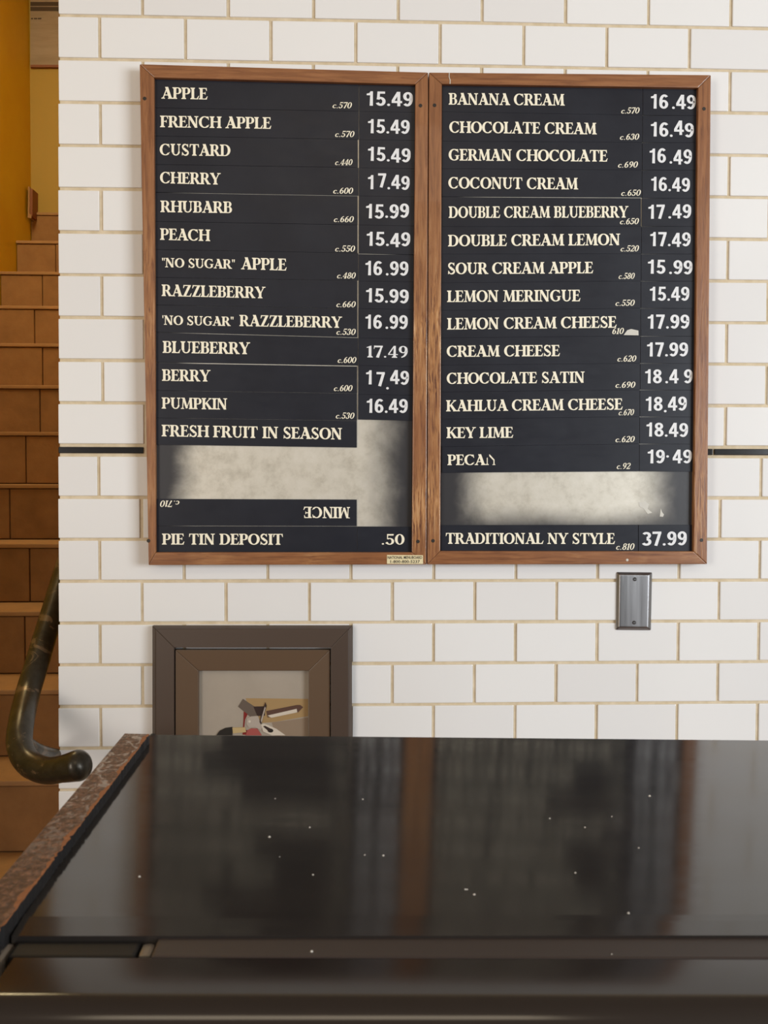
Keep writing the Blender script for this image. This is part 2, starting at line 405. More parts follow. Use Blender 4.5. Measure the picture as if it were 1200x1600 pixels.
G['D'] = (.86, stem(.08, l=.09, r=0)+[[(.25,.93),(.40,.93),(.40,1),(.25,1)],[(.25,0),(.40,0),(.40,.07),(.25,.07)]]+arc(.38,.5,.35,.465,-90,90,.215,.07,18))
G['E'] = (.68, stem(.08, l=.09, r=0)+[[(.25,.925),(.60,.925),(.60,1),(.25,1)],[(.25,.0),(.62,.0),(.62,.075),(.25,.075)],[(.25,.50),(.46,.50),(.46,.57),(.25,.57)],
     [(.50,.93),(.60,1),(.62,.74),(.585,.74)],[(.50,.07),(.60,0),(.68,.28),(.64,.28)],[(.42,.535),(.48,.66),(.51,.66),(.51,.41),(.48,.41)]])
G['F'] = (.64, stem(.08, l=.09, r=.1)+[[(.25,.925),(.60,.925),(.60,1),(.25,1)],[(.25,.48),(.46,.48),(.46,.55),(.25,.55)],
     [(.50,.93),(.60,1),(.63,.72),(.595,.72)],[(.42,.515),(.48,.64),(.51,.64),(.51,.39),(.48,.39)]])
G['G'] = (.90, arc(.46,.5,.35,.465,50,318,.215,.075,26)+[flag(.74,.98,-1,.07,.28),[(.62,.08),(.80,.14),(.80,.46),(.62,.46)],[(.52,.41),(.88,.41),(.88,.46),(.52,.46)]])
G['H'] = (.90, stem(.08)+stem(.64)+[[(.25,.50),(.68,.50),(.68,.57),(.25,.57)]])
G['I'] = (.38, stem(.09))
G['K'] = (.86, stem(.08)+[seg((.27,.46),(.70,.96),.075),seg((.36,.60),(.72,.04),.19,.21),[(.56,0),(.90,0),(.90,.05),(.82,.12),(.62,.12),(.56,.05)],[(.56,1),(.82,1),(.82,.95),(.74,.89),(.66,.89),(.56,.95)]])
G['L'] = (.66, stem(.08, b=True, l=.09, r=.06)+[[(.25,0),(.60,0),(.60,.075),(.25,.075)],[(.48,.07),(.58,0),(.67,.31),(.63,.31)]])
G['M'] = (1.02, [seg((.15,.02),(.20,.98),.075),seg((.22,.98),(.50,.06),.19,.17),seg((.48,.06),(.78,.97),.065),seg((.80,1.0),(.84,0),.20,.215),
     [(.0,0),(.27,0),(.27,.05),(.19,.11),(.11,.11),(.0,.05)],[(.66,0),(1.04,0),(1.04,.05),(.95,.12),(.73,.12),(.66,.05)],[(.02,1),(.30,1),(.28,.88),(.15,.92),(.02,.955)],[(.70,1),(1.0,1),(.98,.95),(.90,.90),(.74,.88)]])
G['N'] = (.90, [[(.10,0),(.175,0),(.175,.95),(.10,.95)],[(.66,0),(.76,0),(.76,.93),(.66,.93)],seg((.16,.98),(.69,.03),.21,.20),
     [(-.01,0),(.28,0),(.28,.05),(.19,.11),(.09,.11),(-.01,.05)],[(.54,1),(.87,1),(.87,.95),(.78,.90),(.64,.90),(.54,.95)],[(.0,1),(.28,1),(.24,.86),(.12,.92),(.0,.955)],[(.58,0),(.78,0),(.78,.1),(.62,.12)]])
G['O'] = (.92, arc(.46,.5,.345,.465,0,360,.22,.075,32))
G['P'] = (.70, stem(.08, l=.09, r=.07)+[[(.25,.93),(.42,.93),(.42,1),(.25,1)],[(.25,.42),(.42,.42),(.42,.49),(.25,.49)]]+arc(.40,.71,.19,.255,-90,90,.205,.07,14))
G['R'] = (.82, stem(.08, l=.09, r=.05)+[[(.25,.93),(.42,.93),(.42,1),(.25,1)],[(.25,.46),(.42,.46),(.42,.53),(.25,.53)]]+arc(.40,.73,.18,.235,-90,90,.20,.07,14)
     +[seg((.42,.50),(.68,.03),.19,.20),[(.56,0),(.86,0),(.86,.05),(.78,.11),(.60,.11)]])
G['S'] = (.66, arc(.33,.735,.20,.23,20,235,.15,.08,16,phase=.5)+arc(.33,.265,.22,.23,55,-165,.15,.08,16,phase=.5)+[seg((.19,.62),(.47,.36),.20,.20),
     [(.48,.98),(.56,1.0),(.56,.72),(.52,.72)],[(.05,0),(.12,.03),(.12,.30),(.07,.30)]])
G['T'] = (.80, [[(.30,0),(.50,0),(.50,1),(.30,1)],foot(.30),[(.06,.925),(.74,.925),(.76,1),(.04,1)],[(.04,1),(.14,.93),(.06,.70),(.02,.70)],[(.76,1),(.66,.93),(.74,.70),(.78,.70)]])
G['U'] = (.88, [[(.10,.32),(.30,.32),(.30,1),(.10,1)],foot(.10,T,1,-1),[(.66,.32),(.735,.32),(.735,1),(.66,1)],foot(.66,.075,1,-1,.11,.11)]+arc(.45,.34,.25,.305,180,360,.14,.085,16)+[seg((.20,.36),(.24,.2),.2,.16)])
G['Y'] = (.82, [[(.32,0),(.52,0),(.52,.46),(.32,.46)],foot(.32),seg((.14,.98),(.42,.42),.21,.20),seg((.70,.96),(.46,.42),.075),[(-.02,1),(.30,1),(.30,.95),(.24,.89),(.04,.89),(-.02,.95)],[(.56,1),(.86,1),(.86,.95),(.78,.90),(.66,.90),(.56,.95)]])
G['Z'] = (.74, [[(.08,.925),(.68,.925),(.68,1),(.08,1)],[(.05,0),(.68,0),(.68,.075),(.05,.075)],seg((.57,.96),(.17,.04),.20,.20),[(.08,1),(.18,.93),(.09,.72),(.05,.72)],[(.56,.07),(.66,0),(.74,.30),(.70,.30)]])
G['"'] = (.34, [[(.06,.70),(.12,.70),(.15,1),(.03,1)],[(.22,.70),(.28,.70),(.31,1),(.19,1)]])
G["'"] = (.20, [[(.07,.70),(.13,.70),(.16,1),(.04,1)]])
G['n'] = (.90, [[(.12,0),(.19,0),(.19,.72),(.12,.66)],[(.66,0),(.75,0),(.75,.48),(.66,.58)],[(.30,.99),(.36,1.0),(.75,.50),(.75,.36),(.69,.40),(.34,.80)],[(.0,0),(.28,0),(.28,.05),(.19,.11),(.12,.11),(.0,.05)],[(.58,0),(.82,0),(.82,.06),(.58,.06)]])
G['.'] = (.28, arc(.14,.075,.037,.037,0,360,.075,.075,12))
S_ = {}   # serif numerals and the italic c
S_['0'] = (.62, arc(.31,.5,.215,.465,0,360,.17,.07,28))
S_['1'] = (.42, [[(.14,0),(.30,0),(.30,1),(.14,.93)],foot(.14,.16),[(.02,.86),(.02,.80),(.16,.84),(.30,1)]])
S_['2'] = (.60, arc(.29,.70,.19,.265,165,-35,.15,.08,16)+[seg((.45,.58),(.10,.06),.12,.10),[(.05,0),(.55,0),(.56,.15),(.05,.10)],seg((.54,.1),(.57,.24),.07,.03)])
S_['3'] = (.60, arc(.27,.73,.17,.235,160,-80,.15,.08,16)+arc(.27,.265,.20,.23,85,-160,.16,.08,16)+[seg((.10,.80),(.16,.70),.1,.1),seg((.06,.12),(.16,.26),.1,.1)])
S_['4'] = (.64, [seg((.40,.97),(.07,.30),.075),[(.04,.24),(.62,.24),(.62,.31),(.04,.31)],[(.34,0),(.50,0),(.50,1),(.38,1)],foot(.34,.16)])
S_['5'] = (.60, [[(.12,.86),(.52,.86),(.54,1),(.12,1)],[(.12,.52),(.18,.52),(.18,.92),(.12,.92)]]+arc(.28,.31,.20,.275,128,-160,.16,.08,18)+[seg((.06,.10),(.15,.24),.1,.1)])
S_['6'] = (.62, arc(.32,.30,.185,.27,0,360,.16,.07,22)+arc(.46,.42,.33,.53,95,185,.16,.08,14))
S_['7'] = (.58, [[(.06,.86),(.56,.86),(.56,1),(.06,1)],seg((.50,.94),(.24,.0),.09,.19),seg((.07,1),(.04,.72),.06,.03)])
S_['8'] = (.62, arc(.31,.745,.165,.215,0,360,.14,.07,20)+arc(.31,.27,.20,.235,0,360,.16,.08,20))
S_['9'] = (.62, arc(.30,.70,.185,.27,0,360,.16,.07,22)+arc(.16,.58,.33,.53,-85,5,.16,.08,14))
S_['c'] = (.58, arc(.30,.30,.20,.26,50,320,.16,.07,18)+arc(.42,.50,.02,.02,0,360,.1,.1,8))
S_['.'] = (.26, arc(.12,.07,.035,.035,0,360,.075,.075,10))
N_ = {}   # bold sans numerals
k_ = .178
N_['1'] = (.50, [[(.20,0),(.20+k_,0),(.20+k_,1),(.24,1)],[(.04,.72),(.20,.72),(.38,.80),(.38,1),(.25,1),(.19,.88),(.04,.83)]])
N_['3'] = (.60, arc(.29,.735,.175,.175,150,-88,k_,k_*.85,18)+arc(.29,.275,.20,.19,88,-155,k_,k_*.85,18))
N_['4'] = (.62, [[(.03,.22),(.60,.22),(.60,.37),(.03,.37)],[(.34,0),(.50,0),(.50,1),(.34,1)],[(.03,.30),(.03,.40),(.32,1),(.42,1),(.42,.86),(.18,.34)]])
N_['5'] = (.60, [[(.13,.85),(.54,.85),(.54,1),(.13,1)],[(.09,.44),(.24,.46),(.27,.92),(.13,1)]]+arc(.29,.315,.19,.235,140,-155,k_,k_*.85,20))
N_['6'] = (.60, arc(.30,.31,.175,.235,0,360,k_,k_*.8,24)+arc(.34,.50,.215,.42,50,180,k_,k_*.85,18)+[seg((.125,.52),(.125,.3),k_,k_)])
N_['7'] = (.58, [[(.04,.84),(.55,.84),(.55,1),(.04,1)],seg((.47,.92),(.23,0),.17,.18)])
N_['8'] = (.60, arc(.30,.745,.165,.175,0,360,k_*.95,k_*.8,22)+arc(.30,.275,.185,.20,0,360,k_,k_*.8,22))
N_['9'] = (.60, arc(.30,.69,.175,.235,0,360,k_,k_*.8,24)+arc(.26,.50,.215,.42,-130,0,k_,k_*.85,18)+[seg((.475,.48),(.475,.7),k_,k_)])
N_['.'] = (.27, arc(.135,.085,.042,.042,0,360,.085,.085,14))
N_['0'] = (.60, arc(.30,.5,.19,.42,0,360,k_,k_*.8,28))

def text_polys(txt, font, x0, y0, x1, y1, cap, shear=0, dy=None, flip=False, space=.34, track=0.0):
    """polygons in photograph pixels: baseline from (x0,y0) to (x1,y1), letters cap px high"""
    adv = 0; place = []
    for i, ch in enumerate(txt):
        if ch == ' ': adv += space; continue
        w_, polys = font[ch]; place.append((adv, polys, 0 if dy is None else dy[i] if i < len(dy) else 0)); adv += w_+track
    lo = min(p[0] for pl in place[:1] for poly in pl[1] for p in poly)
    hi = place[-1][0]+max(p[0] for poly in place[-1][1] for p in poly)
    sx = (x1-x0)/((hi-lo)); sl = (y1-y0)/(x1-x0); out = []
    for a, polys, d in place:
        for poly in polys:
            q = []
            for p in poly:
                u = (a+p[0]-lo)*sx+shear*p[1]*cap; v = p[1]*cap+d
                if flip: u, v = (x1-x0)-u, cap-v
                q.append((x0+u, y0+sl*u-v))
            out.append(q)
    return out
def put_text(name, polys, yplane, m_, parent, thick=.00025, outline=None, oname='outline'):
    b = MB(); j = 0
    for q in polys:
        vs = [W(x, y, yplane-.00002*(j % 7)) for x, y in q]; j += 1
        b.add(vs, [tuple(range(len(vs)))])
    me = bpy.data.meshes.new(name)
    lo = Vector([min(v[i] for v in b.v) for i in range(3)]); hi = Vector([max(v[i] for v in b.v) for i in range(3)]); c = (lo+hi)/2
    me.from_pydata([tuple(v-c) for v in b.v], [], b.f); me.materials.append(m_)
    return link(name, me, c, parent)

# ------------------------------------------------------------------ menu boards
YF, YS = -.030, -.0215          # faces of the frame and of the strips
FLIP = 0
def quadpart(name, quad, yf, yb_, m_, parent, bevel=0, segs=1, ret=False):
    b = MB(); slabpx(b, quad, yf, yb_); return b.build(name, m_, parent, bevel=bevel, segs=segs)
def board(outer, inner, label, mats, screws, dark_ends):
    TLo, TRo, BRo, BLo = outer; TLi, TRi, BRi, BLi = inner
    c = W((TLo[0]+TRo[0])/2, BLo[1], YF)
    th = thing('menu_board', (c.x, YF/2, c.z), label, 'menu board')
    g_ = .25
    quadpart('frame_stile', [TLo, TLi, BLi, BLo], YF, -.0008, mats[0], th, .0016, 2)
    quadpart('frame_stile', [TRi, TRo, BRo, BRi], YF, -.0008, mats[1], th, .0016, 2)
    quadpart('frame_rail', [TLo, TRo, TRi, TLi], YF, -.0008, mats[2], th, .0016, 2)
    quadpart('frame_rail', [BLi, BRi, BRo, BLo], YF, -.0008, mats[2], th, .0016, 2)
    e = 1.0
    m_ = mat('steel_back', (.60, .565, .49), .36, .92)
    # bare metal, its colour falling to near black towards its ends
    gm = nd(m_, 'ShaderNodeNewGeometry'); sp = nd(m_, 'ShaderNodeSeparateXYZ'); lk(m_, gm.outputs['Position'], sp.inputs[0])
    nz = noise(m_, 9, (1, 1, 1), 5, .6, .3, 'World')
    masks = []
    for (a_, b_, ax) in dark_ends:
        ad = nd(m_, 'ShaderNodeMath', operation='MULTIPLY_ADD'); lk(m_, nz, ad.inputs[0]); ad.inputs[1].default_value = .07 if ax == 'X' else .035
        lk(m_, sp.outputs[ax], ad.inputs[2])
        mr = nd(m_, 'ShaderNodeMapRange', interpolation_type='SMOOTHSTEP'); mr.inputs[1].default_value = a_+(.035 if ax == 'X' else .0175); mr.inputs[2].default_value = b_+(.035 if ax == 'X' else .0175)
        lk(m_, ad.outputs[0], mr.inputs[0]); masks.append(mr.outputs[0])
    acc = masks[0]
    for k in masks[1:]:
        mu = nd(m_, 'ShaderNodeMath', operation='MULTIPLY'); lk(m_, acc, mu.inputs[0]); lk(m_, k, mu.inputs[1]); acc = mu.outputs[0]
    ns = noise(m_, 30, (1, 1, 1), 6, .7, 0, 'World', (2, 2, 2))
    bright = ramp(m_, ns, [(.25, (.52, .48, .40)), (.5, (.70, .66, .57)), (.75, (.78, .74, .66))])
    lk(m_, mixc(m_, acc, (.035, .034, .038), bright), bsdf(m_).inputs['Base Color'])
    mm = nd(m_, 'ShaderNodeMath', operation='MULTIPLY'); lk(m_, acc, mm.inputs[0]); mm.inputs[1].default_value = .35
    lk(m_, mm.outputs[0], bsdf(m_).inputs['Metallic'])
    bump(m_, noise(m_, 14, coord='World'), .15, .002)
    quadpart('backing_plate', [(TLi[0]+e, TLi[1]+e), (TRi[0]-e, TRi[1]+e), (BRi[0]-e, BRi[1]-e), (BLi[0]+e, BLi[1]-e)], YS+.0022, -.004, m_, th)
    for x, y, k in screws:
        p = W(x, y, YF); b = MB(); n = 12; r = .0034 if k == 0 else .0026
        fr = [Vector((p.x+r*math.cos(6.2832*i/n), YF-.0006, p.z+r*math.sin(6.2832*i/n))) for i in range(n)]
        b.prism(fr, [Vector((v.x, YF+.004, v.z)) for v in fr]); b.build('screw', M['hole'] if k == 0 else M['pale'], th, bevel=.0004, segs=1)
    return th
OL = [(218, 100), (669.0, 113), (666.3, 882), (232, 883)]; IL = [(240.5, 121), (649, 131.5), (643.5, 863), (243.5, 863)]
OR = [(670.3, 113), (1111, 117), (1105, 881.5), (667.6, 882)]; IR = [(690.5, 131), (1091, 137), (1083.5, 861.5), (688, 861)]
wx = lambda px: W(px, 700, YS).x
wz = lambda py: W(650, py, YS).z
left = board(OL, IL, 'left wooden framed black menu board listing fruit pies from APPLE to PIE TIN DEPOSIT', (M['wood_stile'], M['wood_stile_worn'], M['wood_rail']),
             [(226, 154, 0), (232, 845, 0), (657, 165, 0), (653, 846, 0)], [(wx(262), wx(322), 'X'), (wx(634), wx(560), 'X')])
right = board(OR, IR, 'right wooden framed black menu board listing cream pies from BANANA CREAM down', (M['wood_stile_worn'], M['wood_stile_plain'], M['wood_rail']),
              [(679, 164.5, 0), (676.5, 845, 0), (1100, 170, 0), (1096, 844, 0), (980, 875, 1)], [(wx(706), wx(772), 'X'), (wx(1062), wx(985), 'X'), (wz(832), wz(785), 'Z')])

def lerp(a, b, t_): return a+(b-a)*t_
def edge_x(TLp, BLp, y): return lerp(TLp[0], BLp[0], (y-TLp[1])/(BLp[1]-TLp[1]))
def strip(parent, name, x0, x1, yt0, yt1, yb0, yb1, gl=.05, gr=.1, gt=.04, gb=.04, tilt=0):
    return quadpart(name, [(x0+gl, yt0+gt), (x1-gr, yt1+gt), (x1-gr, yb1-gb), (x0+gl, yb0-gb)], YS+random.uniform(-.0003, .0003), YS+.0019, M['strip'], parent, .0002, 1)
YT = YS-.0006
# left board: (text, x0, base0, x1, base1, cap), boundaries at left / right edge of the name strip
LB0 = [122, 168.5, 212.5, 257, 301, 346, 390, 433.5, 476.5, 519.5, 566, 610, 653, 695]
LB1 = [131, 174, 218, 262, 306.5, 351.5, 395.5, 438.5, 482.5, 528, 571.5, 615, 657.5, 699.5]
ROWL = [
 [('APPLE', 252, 154, 324.5, 155.5, 18)], [('FRENCH APPLE', 250, 198.7, 424, 201.3, 18)], [('CUSTARD', 249.5, 242.5, 360, 244, 18)],
 [('CHERRY', 250, 286.3, 345, 288.5, 18)], [('RHUBARB', 250.5, 331.4, 362.5, 333, 18)], [('PEACH', 250, 374.7, 328.5, 376.8, 18)],
 [('"NO SUGAR"', 253, 417.4, 367, 420, 14.5), ('APPLE', 376.5, 420.7, 448, 422.8, 18.5)], [('RAZZLEBERRY', 252.5, 462.5, 415, 466.2, 18)],
 [("'NO SUGAR\"", 253.5, 507.3, 365, 509.5, 14.5), ('RAZZLEBERRY', 374, 509.5, 534.5, 512.3, 17.5)], [('BLUEBERRY', 254, 551.3, 391, 553.5, 18.5)],
 [('BERRY', 253, 595, 329, 596.2, 18)], [('PUMPKIN', 252.5, 638.4, 355, 640, 17.5)], [('FRESH FRUIT IN SEASON', 252.5, 681.7, 534.5, 686.8, 18)]]
CALL = [('c.570', 519, 551, 169), ('c.570', 523, 555, 214), ('c.440', 523, 552, 258), ('c.600', 520, 553, 302.5), ('c.660', 521, 554, 347), ('c.550', 523, 556, 393),
        ('c.480', 526, 557, 435), ('c.660', 525, 557, 480), ('c.530', 525, 557, 523), ('c.600', 527, 558, 567), ('c.600', 521, 552, 611), ('c.530', 524, 555, 654), None]
PRL = [('15 .49'.replace(' ', ''), 573, 645, 165, 166.5, 22.5, [0]*5), ('15.49', 575, 640, 208, 209.5, 22, [0, 0, 0, 0, 0]), ('15.49', 575, 641.5, 251, 254, 22, [0, 0, 0, -1, 0]),
       ('1 7.49', 575, 640, 295.5, 296.5, 22, [0, 0, 3, 0, 1, -.5]), ('15.99', 572, 639, 341, 342, 22.5, [0, -.5, 1, 0, 1.5]), ('15.49', 573, 641, 384, 385, 22, [0, 0, 0, -1.5, 0]),
       ('16 .99', 571, 638, 430, 431, 22.5, [0]*6), ('15.99', 572, 638.5, 472, 474.5, 22, [0]*5), ('16 .99', 571, 637, 513.5, 514.5, 22, [0]*6), ('17.49', 573, 637, 558.3, 559.3, 18.5, [0]*5),
       ('1 7.49', 572, 639, 600.5, 601.5, 22, [0, 0, -2.5, -7.5, 1, 0]), ('16.49', 573, 637, 645, 645.5, 22, [0]*5), None]
gap_v = {2, 4, 5, 7, 8, 10, 11, 12}   # rows whose name strip stands a little off the price strip
gap_b = {3, 8}; gap_t = {10}
def seam_x(y): return lerp(561, 558.5, (y-131)/730)
for i, rowt in enumerate(ROWL):
    xa = edge_x(IL[0], IL[3], LB0[i])+.5; xs = seam_x(LB0[i])
    s_ = strip(left, 'name_strip', xa, xs-(1.6 if i in gap_v else .2), LB0[i]+(1 if i == 0 else 0), LB1[i]+(1 if i == 0 else 0), LB0[i+1], LB1[i+1],
               gb=.9 if i in gap_b else .25, gt=1.2 if i in gap_t else .04)
    polys = []
    for (tx, x0, b0, x1, b1, cap) in rowt: polys += text_polys(tx, G, x0, b0, x1, b1, cap)
    put_text('printed_name', polys, YT, M['cream'], s_)
    if CALL[i]:
        tx, x0, x1, yb_ = CALL[i]; put_text('calorie_note', text_polys(tx, S_, x0, yb_, x1-2.5, yb_+.3, 9.5, shear=.25), YT, M['pale_print'] if 'pale_print' in M else M['cream'], s_)
PB = [131.5, 174, 218, 262, 306, 351.5, 397, 439, 482, 528, 571, 616, 655.5]
for i, pr in enumerate(PRL[:12]):
    xe = edge_x(IL[1], IL[2], PB[i])-.6; sx = seam_x(PB[i])
    s_ = strip(left, 'price_strip', sx+.1, xe, PB[i]+(1 if i == 0 else 0), PB[i]+1.6+(1 if i == 0 else 0), PB[i+1], PB[i+1]+1.6, gb=.9 if i == 5 else .04)
    tx, x0, x1, b0, b1, cap, dy = pr
    fnt = S_ if i == 9 else N_
    put_text('price_numerals', text_polys(tx, fnt, x0, b0, x1, b1, cap, dy=dy, space=.14), YT, M['white_vinyl'], s_)
s_ = strip(left, 'name_strip', 244.5, 557.5, 779.5, 780.5, 821.5, 822)
s_['label'] = 'strip turned upside down reading MINCE'
put_text('printed_name', text_polys('MINCE', G, 474, 809.3, 547, 809.8, 17.5, flip=True), YT, M['cream'], s_)
put_text('calorie_note', text_polys('c.710', S_, 251.5, 792, 281, 792.5, 10, shear=.25, flip=True), YT, M['cream'], s_)
s_ = strip(left, 'name_strip', 244.5, 558, 822, 822.5, 862.5, 862.5)
put_text('printed_name', text_polys('PIE TIN DEPOSIT', G, 253, 850.8, 442, 851.2, 17), YT, M['cream'], s_)
s_ = strip(left, 'price_strip', 558.2, 643, 822.5, 823, 862.5, 862.5)
put_text('price_numerals', text_polys('.50', S_, 596.5, 851, 632, 851, 16.5), YT, M['cream'], s_)
# maker's plate on the bottom rail
pl = quadpart('maker_plate', [(604.5, 867), (661, 867.5), (661, 881.3), (604.5, 881)], YF-.001, YF+.001, M['brass'], left, .0003)
pl['label'] = 'small cream maker plate with a telephone number'
def builtin_text(txt, x0, x1, yb_, cap, yplane, m_, parent, name):
    cu = bpy.data.curves.new('t', 'FONT'); cu.body = txt; cu.resolution_u = 2; cu.offset = .012
    to = bpy.data.objects.new('t', cu); COL.objects.link(to); bpy.context.view_layer.update()
    dg = bpy.context.evaluated_depsgraph_get(); me = bpy.data.meshes.new_from_object(to.evaluated_get(dg))
    bpy.data.objects.remove(to); bpy.data.curves.remove(cu)
    xs = [v.co.x for v in me.vertices]; ys = [v.co.y for v in me.vertices]
    lx, hx, hy = min(xs), max(xs), max(ys)
    P = [W(x0+(v.co.x-lx)/(hx-lx)*(x1-x0), yb_-v.co.y/hy*cap, yplane) for v in me.vertices]
    c = sum(P, Vector())/len(P)
    for v, p in zip(me.vertices, P): v.co = p-c
    me.materials.clear(); me.materials.append(m_); return link(name, me, c, parent)
builtin_text('NATIONAL MENUBOARD', 605.8, 659.6, 873.2, 4.4, YF-.0013, M['ink'], pl, 'printed_line')
builtin_text('1-800-800-5237', 610, 656, 879.6, 4.4, YF-.0013, M['ink'], pl, 'printed_line')

# right board
RB0 = [132, 174.5, 220.5, 263.5, 308, 354, 397, 442, 485, 528, 570.5, 612.5, 655, 698, 738.7]
RB1 = [136, 180, 222.5, 265.5, 309.5, 353.5, 396.5, 439, 481.5, 525, 567.5, 609, 651, 693.5, 736.5]
ROWR = [('BANANA CREAM', 701, 163.4, 882.5, 165, 18), ('CHOCOLATE CREAM', 702, 207.4, 932.5, 210, 18), ('GERMAN CHOCOLATE', 701, 250.7, 949.5, 252.5, 18), ('COCONUT CREAM', 700.5, 294.5, 903.5, 296, 18),
 ('DOUBLE CREAM BLUEBERRY', 701, 340.5, 982, 340, 18), ('DOUBLE CREAM LEMON', 700, 385, 969, 383, 18), ('SOUR CREAM APPLE', 700, 428.5, 927, 427, 18), ('LEMON MERINGUE', 698.5, 472, 907, 470.7, 18),
 ('LEMON CREAM CHEESE', 698.5, 515, 963.5, 512, 18), ('CREAM CHEESE', 698, 557.6, 875, 556.5, 17.5), ('CHOCOLATE SATIN', 698, 600, 913.5, 598, 17.5), ('KAHLUA CREAM CHEESE', 697, 642.8, 973, 640, 17.5),
 ('KEY LIME', 697.5, 684.6, 802, 684, 17), ('PECAn', 699, 726.8, 774, 726.5, 16.5)]
CALR = [('c.570', 970, 1000.5, 177.5), ('c.630', 968, 1000, 218.5), ('c.690', 965, 998, 262), ('c.650', 970, 1002.5, 306), ('c.650', 968, 999.5, 350.5), ('c.520', 969, 999.5, 393), ('c.580', 966, 993, 436),
 ('c.550', 961, 993, 478), ('610', 956, 976, 522), ('c.620', 964, 995.5, 565), ('c.690', 961, 994, 606), ('c.670', 966, 992, 649), ('c.620', 961, 993, 691), ('c.92', 963, 986.5, 733)]
PRR = [('16 .49', 1017, 1087, 169.5, 171, 22.5, [0, 0, 0, 0, 0, 0]), ('16.49', 1017, 1084, 213, 215, 22.5, [0, 0, 0, 3.5, 0]), ('16 .49', 1015, 1081, 255, 256.5, 23, [0, 1, 0, 0, -1, 0]), ('16.49', 1017.5, 1078, 298, 300, 22, [0]*5),
 ('17 .49', 1013, 1080, 342, 341, 22, [0]*6), ('17.49', 1016, 1079, 384.5, 385, 22, [0, 0, 0, -1, 0]), ('15 .99', 1012.5, 1082, 427.5, 429, 22, [0]*6), ('15.49', 1015.5, 1077, 470, 470, 22, [0]*5),
 ('17.99', 1012, 1077, 513.5, 513.5, 22, [0]*5), ('17.99', 1011, 1075, 557, 557, 22, [0]*5), ('18 .4  9', 1008, 1082, 599, 599, 22, [0]*8), ('18.49', 1009, 1073, 642, 641.5, 22, [0, 0, -2.5, 0, 0]),
 ('18.49', 1010, 1075, 682, 683, 22, [0]*5), ('19. 49', 1012, 1081, 724, 724, 21.5, [0, 0, 9, 0, 0, 0])]
def seam_r(y): return lerp(1004.5, 997.5, (y-136)/725)
for i in range(14):
    xa = edge_x(IR[0], IR[3], RB0[i])+.5; xs = seam_r(RB1[i])
    s_ = strip(right, 'name_strip', xa+(1.2 if i == 13 else 0), xs-(1.4 if i == 4 else .2), RB0[i], RB1[i], RB0[i+1], RB1[i+1], gb=1.0 if i == 3 else .04)
    tx, x0, b0, x1, b1, cap = ROWR[i]
    put_text('printed_name', text_polys(tx, G, x0, b0, x1, b1, cap), YT, M['cream'], s_)
    tx, x0, x1, yb_ = CALR[i]; put_text('calorie_note', text_polys(tx, S_, x0, yb_, x1-2.5, yb_-.2, 9.5, shear=.25), YT, M['cream'], s_)
    if i == 8:
        ch = quadpart('worn_chip', [(974.5, 523.5), (980, 516), (986, 514), (997.5, 516.5), (997.8, 524)], YT-.0002, YT+.0003, M['pale'], s_)
        ch['label'] = 'pale chip torn in the strip corner'
    xe = edge_x(IR[1], IR[2], RB1[i])-.6
    pt, pb = (137.5, 180) if i == 0 else (RB1[i], RB1[i+1])
    s_ = strip(right, 'price_strip', xs+.1, xe, pt+(.5 if i else 0), pt+.5, RB1[i+1], RB1[i+1]+.5)
    tx, x0, x1, b0, b1, cap, dy = PRR[i]
    put_text('price_numerals', text_polys(tx, N_, x0, b0, x1, b1, cap, dy=dy, space=.14), YT, M['white_vinyl'], s_)
s_ = strip(right, 'name_strip', 689, 997.2, 820.5, 820, 860.5, 861)
put_text('printed_name', text_polys('TRADITIONAL NY STYLE', G, 696.5, 849.7, 961, 850, 17), YT, M['cream'], s_)
put_text('calorie_note', text_polys('c.810', S_, 962, 859, 990, 859, 10, shear=.25), YT, M['cream'], s_)
s_ = strip(right, 'price_strip', 997.8, 1083, 820, 820, 861, 861)
put_text('price_numerals', text_polys('37.99', N_, 1003, 853, 1073, 852, 22), YT, M['white_vinyl'], s_)
th_ = quadpart('stuck_thread', [(701.6, 113.5), (702.6, 113.5), (702.3, 120), (704, 125), (703.8, 131), (702.6, 131), (702.8, 125), (701.2, 120)], YF-.0009, YF-.0002, M['pale'], right)
th_['label'] = 'pale thread stuck across the top rail'
# chips on the bare plate
b = MB()
for q in ([(1031, 807), (1032.5, 794), (1034.5, 800), (1037.5, 804), (1036, 807.5)], [(998, 785), (1008, 783), (1014, 788), (1012, 795), (1019, 801), (1012, 803), (1006, 795), (999, 791)]):
    slabpx(b, q, YS+.0018, YS+.0021)
b.build('paint_fleck', M['pale'], right)

